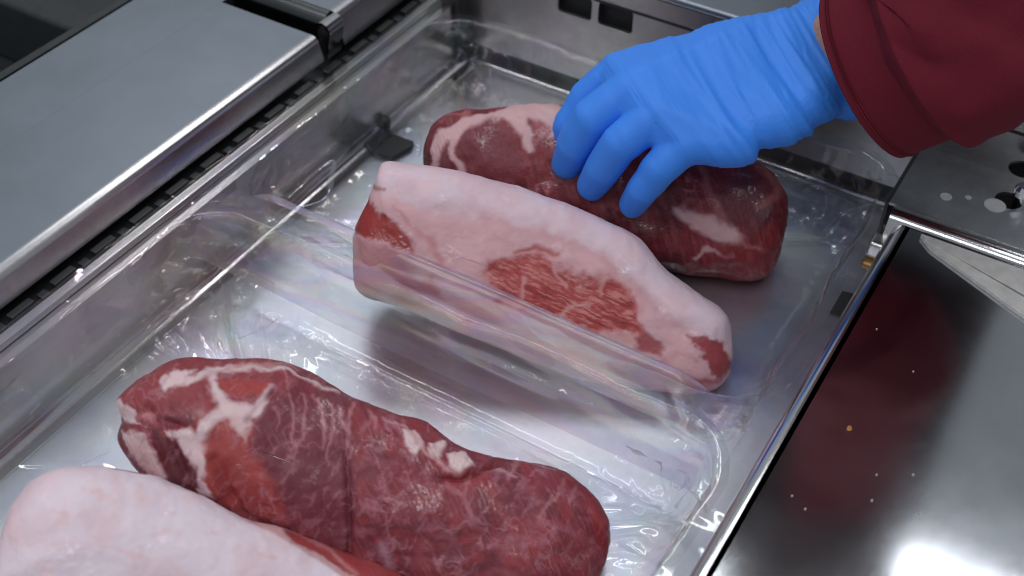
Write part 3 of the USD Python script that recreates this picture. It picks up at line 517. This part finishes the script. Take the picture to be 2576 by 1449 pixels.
# --- big red loin
def paint_red(P):
    P.base((142, 68, 76)); P.fibre(1.15, 60, 3.4, (104, 42, 52), (172, 104, 112), .45, 61); P.mottle(70, (112, 58, 68), .45, .7, .7, 20); P.mottle(22, (168, 112, 122), .52, .75, .5, 21, (.35, 2.2)); P.mottle(45, (158, 70, 72), .52, .72, .6, 22)
    P.poly([(310, 1010), (440, 915), (640, 905), (760, 930), (690, 960), (560, 1000), (430, 1040)], (150, 74, 76), 12, .9)
    P.poly([(520, 1090), (580, 1040), (640, 1060), (660, 1150), (700, 1220), (720, 1300), (640, 1310), (560, 1260), (525, 1180)], (172, 84, 78), 16, .95); P.poly([(560, 1180), (600, 1150), (680, 1230), (720, 1300), (620, 1320)], (146, 58, 58), 16, .7)
    P.poly([(640, 1075), (700, 1000), (860, 1020), (900, 1180), (880, 1400), (760, 1330), (690, 1190)], (122, 66, 76), 18, .8)
    F3 = (220, 188, 190); P.web(36, .05, (192, 138, 146), .45, 62, (1.35, 2.2), (.45, .6)); P.web(20, .06, (186, 134, 144), .4, 63, (.9, 1.6), (.5, .65))
    P.poly([(305, 1015), (330, 1010), (375, 1040), (385, 1080), (350, 1075), (320, 1060)], F3, 6, 1, 1); P.poly([(335, 1090), (390, 1105), (440, 1170), (470, 1230), (400, 1200), (350, 1150)], F3, 8, 1, 1)
    P.poly([(445, 1090), (500, 1090), (540, 1130), (545, 1200), (560, 1250), (520, 1250), (500, 1170)], F3, 8, .95, 1); P.poly([(410, 1080), (470, 1120), (520, 1180), (530, 1230), (480, 1235), (430, 1170)], (104, 54, 60), 9, 1, 0)
    P.poly([(440, 985), (470, 950), (510, 945), (500, 975), (450, 1000)], F3, 7, .95, 1); P.vein([(500, 975), (560, 940), (650, 930), (740, 945), (850, 990)], [8, 10, 5, 4, 3], F3, 6, .95, 1); P.vein([(560, 950), (620, 925), (720, 925), (760, 935)], [4, 7, 6, 2], (196, 140, 140), 6, .8)
    P.vein([(550, 960), (560, 1000), (590, 1040), (660, 1050), (690, 990)], [10, 12, 16, 14, 6], F3, 9, .95, 1); P.vein([(590, 1045), (545, 1080), (530, 1110)], [14, 16, 14], F3, 8, .95, 1); P.poly([(590, 1040), (650, 1050), (640, 1120), (610, 1090)], F3, 12, .8, 1)
    P.poly([(560, 975), (620, 965), (690, 985), (680, 1010), (600, 1010)], (172, 74, 70), 10, .9, 0); P.vein([(385, 1060), (430, 1050), (500, 1065)], [6, 7, 5], (190, 130, 130), 8, .8); P.poly([(440, 1050), (520, 1060), (520, 1080), (460, 1075)], (110, 62, 72), 8, .8)
    for x0, y0, x1, y1, w in ((735, 1010, 745, 1120, 3), (765, 1005, 770, 1110, 2.5), (800, 1010, 815, 1130, 4), (835, 1030, 822, 1170, 3), (850, 1040, 880, 1150, 4), (880, 1030, 872, 1120, 3), (920, 1045, 935, 1085, 4), (700, 1040, 712, 1090, 2)):
        P.vein([(x0, y0), ((x0 + x1)/2 + 5, (y0 + y1)/2), (x1, y1)], [w, w*1.2, w*.6], (184, 132, 136), 4, .8)
    for c in ([(1000, 1090), (1040, 1095), (1060, 1130), (1030, 1150), (1010, 1130)], [(1070, 1120), (1110, 1115), (1100, 1150), (1075, 1160)], [(1115, 1145), (1165, 1140), (1175, 1170), (1140, 1185), (1115, 1170)]): P.poly(c, (226, 194, 194), 6, 1, 1, .8)
    P.vein([(950, 1060), (1010, 1080), (1060, 1140), (1110, 1180), (1150, 1195)], [4, 6, 8, 5, 2], (200, 150, 150), 7, .8); P.vein([(1190, 1180), (1240, 1180), (1280, 1200)], [5, 8, 3], (192, 146, 150), 6, .8); P.vein([(1400, 1200), (1370, 1250), (1330, 1290)], [3, 5, 3], (176, 120, 126), 5, .7); P.vein([(1260, 1205), (1290, 1165)], 4, (186, 136, 140), 5, .7)
    P.vein([(1090, 1195), (1150, 1200), (1230, 1165)], [4, 9, 4], (128, 44, 42), 6, .9); P.vein([(872, 1130), (876, 1250), (874, 1400)], [2, 3, 3], (92, 38, 46), 4, .8)
    P.vein([(960, 1360), (975, 1440)], [10, 16], (178, 140, 156), 14, .7); P.poly([(1440, 1230), (1500, 1290), (1520, 1350), (1490, 1400), (1460, 1330)], (150, 50, 52), 16, .8); P.vein([(1440, 1270), (1490, 1310)], 12, (182, 96, 96), 14, .6)
    P.mottle(12, (176, 130, 142), .56, .8, .45, 33, (2.2, 2.5))
def relief_red(q):
    g = lambda l, w: np.exp(-(sd_line(q, l, 0)/w)**2)
    return (-.0035*g([(872, 1110), (876, 1250), (876, 1420)], 8) - .0045*g([(1090, 1200), (1150, 1202), (1235, 1163)], 9) - .004*g([(560, 1160), (620, 1290), (720, 1340)], 14) - .003*g([(640, 1070), (700, 1000)], 10) - .003*g([(430, 1060), (500, 1090)], 8)
            + .004*g([(540, 1100), (560, 1230)], 24) - .004*g([(400, 1040), (450, 1090), (490, 1200)], 12))
pillow([(304, 1012), (345, 963), (400, 932), (440, 911), (520, 910), (640, 906), (720, 914), (800, 944), (860, 984), (930, 1020), (1000, 1045), (1060, 1062), (1120, 1100), (1190, 1136), (1260, 1156), (1330, 1165), (1395, 1178), (1442, 1206), (1482, 1242), (1512, 1290), (1524, 1332), (1518, 1395), (1500, 1450), (1460, 1520), (1380, 1560), (1200, 1560), (1000, 1510), (800, 1430), (600, 1345), (470, 1275), (385, 1205), (335, 1150), (312, 1100), (318, 1060)],
    [(470, 1080), (700, 1150), (950, 1260), (1300, 1370)], -.028, .062, paint_red, 'big marbled red pork loin between the pale skin piece and the film ridge', 7, NB=800, NR=210, relief=relief_red, e=.33, lump=.005)
# --- pale skin-side piece at the front
def paint_skin(P):
    P.base((222, 204, 214)); P.fat[:] = 1; P.mottle(90, (216, 188, 194), .45, .75, .7, 20); P.mottle(30, (222, 184, 182), .6, .78, .45, 21)
    P.poly([(-30, 1380), (60, 1225), (140, 1185), (190, 1200), (90, 1290), (20, 1420)], (218, 186, 192), 30, .6)
    for x, y, w, h in ((150, 1300, 14, 5), (310, 1395, 22, 7), (520, 1345, 12, 5), (640, 1400, 16, 4), (420, 1290, 10, 5), (230, 1240, 18, 6)): P.vein([(x, y), (x + w*2, y + h)], h*.6, (214, 172, 168), 9, .55)
    edge = [(240, 1168), (340, 1180), (420, 1204), (380, 1200), (300, 1190)]
    P.poly(edge, (165, 66, 66), 5, 1, 0, .3)
    strip_ = [(615, 1318), (650, 1300), (760, 1325), (900, 1375), (1010, 1420), (1080, 1480), (1120, 1560), (1000, 1600), (860, 1460), (800, 1420), (720, 1368)]
    P.poly(strip_, (196, 150, 152), 5, 1, 1, .3); P.poly([(690, 1330), (760, 1338), (850, 1365), (960, 1405), (1040, 1460), (1090, 1560), (1000, 1580), (880, 1450), (790, 1390), (730, 1360)], (168, 78, 78), 8, 1, 0, .6)
    P.vein([(740, 1330), (830, 1380), (880, 1440)], [6, 5, 3], (200, 150, 152), 8, .7)
pillow([(-40, 1480), (-8, 1395), (15, 1330), (50, 1262), (82, 1222), (120, 1196), (190, 1178), (262, 1174), (330, 1184), (400, 1202), (480, 1240), (560, 1282), (620, 1308), (700, 1322), (800, 1362), (900, 1398), (1000, 1440), (1060, 1490), (1100, 1580), (1060, 1680), (850, 1740), (500, 1720), (200, 1660), (20, 1580)],
    [(200, 1380), (450, 1460), (750, 1560)], -.015, .056, paint_skin, 'pale pork piece lying skin side up in front of the red loin', 9, e=.29, lump=.003, NB=700, NR=160, fat_name='skin_fat')
# ---------------------------------------------------------------- the worker's arm
pe = thing('person', 'worker in dark red sleeve and blue glove reaching over the meat', 'person')
def hull(*js): return m3.Manifold.batch_hull([m3.Manifold.sphere(r, 48).translate([float(x) for x in p]) for p, r in js])
def J(px, py, z, r): return (at(px, py, z), r)
wr1, wr2 = J(2055, 100, .115, .031), J(2110, 195, .105, .029)
mcp = [J(1560, 180, .098, .018), J(1600, 222, .105, .020), J(1655, 290, .098, .019), J(1730, 355, .085, .018)]
pip = [J(1480, 244, .072, .0165), J(1492, 298, .080, .0188), J(1562, 360, .075, .0172), J(1662, 420, .065, .0158)]
dip = [J(1432, 318, .045, .0150), J(1448, 362, .050, .0172), J(1518, 422, .045, .0160), J(1618, 476, .040, .0140)]
tip = [J(1412, 370, .020, .0130), J(1428, 410, .022, .0146), J(1490, 466, .018, .0136), J(1592, 514, .016, .0118)]
parts = [hull(wr1, wr2, J(1930, 110, .112, .028), J(1960, 300, .095, .024)), hull(J(1930, 110, .112, .028), J(1960, 300, .095, .024), mcp[0], mcp[3], mcp[1]), hull(J(1930, 110, .112, .028), mcp[1], mcp[2], mcp[3], J(1850, 360, .085, .022))]
for k in range(4): parts += [hull(mcp[k], pip[k]), hull(pip[k], dip[k]), hull(dip[k], tip[k])]
for k in range(3): parts.append(hull((mcp[k][0]*.75 + pip[k][0]*.25, mcp[k][1]*.8), (mcp[k+1][0]*.75 + pip[k+1][0]*.25, mcp[k+1][1]*.8), mcp[k], mcp[k+1]))
th = [J(1850, 120, .07, .022), J(1700, 170, .045, .017), J(1600, 210, .025, .014), J(1540, 235, .012, .012)]
for k in range(3): parts.append(hull(th[k], th[k+1]))
# flared loose cuff
cuff = hull(J(2050, 92, .115, .034), J(2112, 205, .105, .031), J(2090, 60, .118, .034), J(2160, 205, .106, .034))
gl = m3.Manifold.batch_boolean(parts + [cuff], m3.OpType.Add).refine_to_length(.0024)
g = tm(gl); g = trimesh.Trimesh(g.vertices, g.faces, process=True); trimesh.smoothing.filter_taubin(g, .5, .52, 45)
v, f = np.array(g.vertices), np.array(g.faces); n = normals(v, f); q = measure(v)
ax = np.array([-.86, .51]); s_ = (q - [2100, 150]) @ ax; t_ = (q - [2100, 150]) @ [ax[1], -ax[0]]
back = sstep(-20, 120, s_)*sstep(640, 480, s_)
wv = meshkit.noise(np.stack([s_/26 + .25*np.sin(t_/60), t_/240, s_*0], -1), 4) - .5; wv2 = meshkit.noise(np.stack([s_/11, t_/120, s_*0 + 3], -1), 8) - .5
v = v + n*((wv*.0064 + (np.abs(wv2) - .2)*.0038)*np.clip(1.15 - s_/520, .15, 1))[:, None]
raw('glove', v, f, normals(v, f), 'glove_nitrile', pe)
# forearm skin between glove and sleeve
fa = tm(m3.Manifold.batch_boolean([hull(J(2060, 110, .115, .026), J(2110, 190, .107, .025), J(2260, 60, .16, .032), J(2300, 150, .15, .032))], m3.OpType.Add).refine_to_length(.006))
obj('body', fa, 'skin_tone', pe, smooth=True)
# sleeve: rings along the arm
def tube(cs, ax_w, ax_h, nseg=120, thick=.003, seed=1, wr=.006):
    cs = np.asarray(cs, float); k = 90; tt = np.linspace(0, 1, len(cs)); tn = np.linspace(0, 1, k)
    c = np.stack([np.interp(tn, tt, cs[:, i]) for i in range(3)], 1); w = np.interp(tn, tt, ax_w); h = np.interp(tn, tt, ax_h)
    for i in range(3): c[:, i] = np.convolve(np.r_[np.full(6, c[0, i]) + (np.arange(6) - 6)*(c[1, i] - c[0, i]), c[:, i], np.full(6, c[-1, i]) + (np.arange(6) + 1)*(c[-1, i] - c[-2, i])], np.ones(13)/13, 'valid')
    d = np.gradient(c, axis=0); d /= np.linalg.norm(d, axis=1, keepdims=True); view = CO - c; view /= np.linalg.norm(view, axis=1, keepdims=True)
    a = np.cross(d, view); a /= np.linalg.norm(a, axis=1, keepdims=True); b = np.cross(a, d)
    th_ = np.linspace(0, 2*math.pi, nseg, endpoint=False)
    out = []
    for i in range(k):
        p = c[i] + np.cos(th_)[:, None]*a[i]*w[i] + np.sin(th_)[:, None]*b[i]*h[i]; out.append(p)
    V = np.array(out); nr = V - c[:, None]; nr /= np.linalg.norm(nr, axis=2, keepdims=True)
    ds = meshkit.fbm(V*16 + np.array([0, 0, 3.]), 3, seed) - .5
    rid = np.abs(meshkit.noise(np.stack([V[..., 0]*14 + V[..., 2]*20, V[..., 1]*14 - V[..., 2]*9, V[..., 2]*6], -1), seed + 2) - .5)
    fade = np.linspace(.35, 1, k)[:, None]
    V = V + nr*((ds*2*wr + (rid - .25)*wr*1.5)*fade)[..., None]
    inner = V[:40] - nr[:40]*thick
    G = np.concatenate([inner[::-1], V]); R, N = G.shape[:2]; idx = np.arange(R*N).reshape(R, N)
    a_ = idx[:-1]; b_ = np.roll(idx, -1, 1)[:-1]; c_ = np.roll(idx, -1, 1)[1:]; d_ = idx[1:]
    f = np.concatenate([np.stack([a_, b_, c_], -1).reshape(-1, 3), np.stack([a_, c_, d_], -1).reshape(-1, 3)]); v = G.reshape(-1, 3)
    nn = normals(v, f)
    if ((V[60] - c[60])*nn[idx[-30]]).sum() < 0: f = f[:, ::-1]
    return trimesh.Trimesh(v, f, process=False)
s0 = at(2185, 182, .13); s1 = at(2420, 70, .19); elbow = np.array([1.00, .125, .42]); sh = np.array([1.11, .12, .84])
d01 = s1 - s0
obj('jacket_sleeve', tube([s0 + d01*.52, s0 + d01*.70, s1, elbow, sh], [.074, .094, .092, .072, .09], [.056, .074, .072, .07, .09], wr=.015), 'sleeve_cloth', pe, smooth=True)
cu = tube([s0, s0 + d01*.85], [.0785, .080], [.0565, .058], wr=.003, seed=5)
obj('cuff', cu, 'sleeve_cloth', pe, smooth=True)
for t0 in (.075, .105):
    obj('hem_seam', tube([s0 + d01*t0, s0 + d01*(t0 + .012)], [.0797, .0797], [.0577, .0577], thick=.001, wr=.003, seed=5), 'sleeve_cloth', pe, smooth=True)
# upper body, leaning over the machine
to = m3.Manifold.batch_boolean([hull(((1.045, .125, .56), .085), (sh, .10), ((1.16, .14, .60), .09)), hull((sh, .09), ((1.18, .14, .94), .10), ((1.22, .29, .92), .09)), hull(((1.17, .14, .90), .11), ((1.20, .28, .90), .11), ((1.42, .16, .44), .12), ((1.44, .30, .44), .12)), hull(((1.17, .20, .98), .07), ((1.12, .20, 1.06), .065))], m3.OpType.Add).refine_to_length(.02)
g = tm(to); g = trimesh.Trimesh(g.vertices, g.faces, process=True); trimesh.smoothing.filter_taubin(g, .5, .53, 12)
g.vertices += normals(np.array(g.vertices), np.array(g.faces))*(meshkit.fbm(np.array(g.vertices)*9, 3, 4) - .5)[:, None]*.03
obj('vest', g, 'vest_cloth', pe, smooth=True)
hd = trimesh.creation.icosphere(4, .1); hd.apply_scale([1.05, .82, 1.2]); hd.apply_translation([1.08, .20, 1.16]); obj('head', hd, 'skin_tone', pe, True)
hd = trimesh.creation.icosphere(4, .108); hd.apply_scale([1.08, .88, .95]); hd.apply_translation([1.10, .20, 1.20]); obj('cap', hd, 'vest_cloth', pe, True)
ap = tm(m3.Manifold.batch_boolean([hull(((1.42, .16, .46), .126), ((1.44, .30, .46), .126), ((1.55, .15, -.05), .14), ((1.55, .32, -.05), .14)), hull(((1.55, .15, -.05), .14), ((1.55, .32, -.05), .14), ((1.56, .15, -.7), .13), ((1.56, .32, -.7), .13))], m3.OpType.Add).refine_to_length(.03))
obj('apron', ap, 'apron_cloth', pe, smooth=True)
# ---------------------------------------------------------------- crumbs on the shiny plate
def crumb(px, py, r, mat, label, group=None, seed=0):
    c = at(px, py, .0095); s = trimesh.creation.icosphere(2, r); d = meshkit.noise(np.array(s.vertices)/r*1.3, seed); s.vertices *= (0.7 + .6*d)[:, None]*np.array([1.25, .9, .5])
    s.apply_translation([c[0], c[1], .0087 + r*.35]); tag(obj('meat_crumb', s, mat, None, True), label, 'crumb', group)
crumb(2137, 1077, .0021, 'orange_bit', 'small orange crumb lying on the shiny plate', seed=1)
CR_ = [(2206, 1193, .0018, 'tiny pale crumb straight below the orange crumb on the shiny plate'), (2298, 1193, .0022, 'pale crumb furthest from the film among those below the orange crumb'),
       (1993, 1246, .0018, 'tiny pale crumb nearest the film edge on the shiny plate'), (2026, 1279, .0016, 'faint crumb just below the one nearest the film edge'),
       (2194, 1258, .0022, 'brightest pale crumb in the middle of the shiny plate'), (2312, 1291, .0018, 'elongated pale crumb lowest on the shiny plate'),
       (2298, 933, .0016, 'tiny pale speck above the orange crumb on the shiny plate'), (2206, 826, .0016, 'tiny pale speck on the shiny plate nearest the hinge strip')]
for k, (px, py, r, lb) in enumerate(CR_):
    crumb(px, py, r*.46, 'pale_bit', lb, 'pale crumbs on the shiny plate', 10 + k)
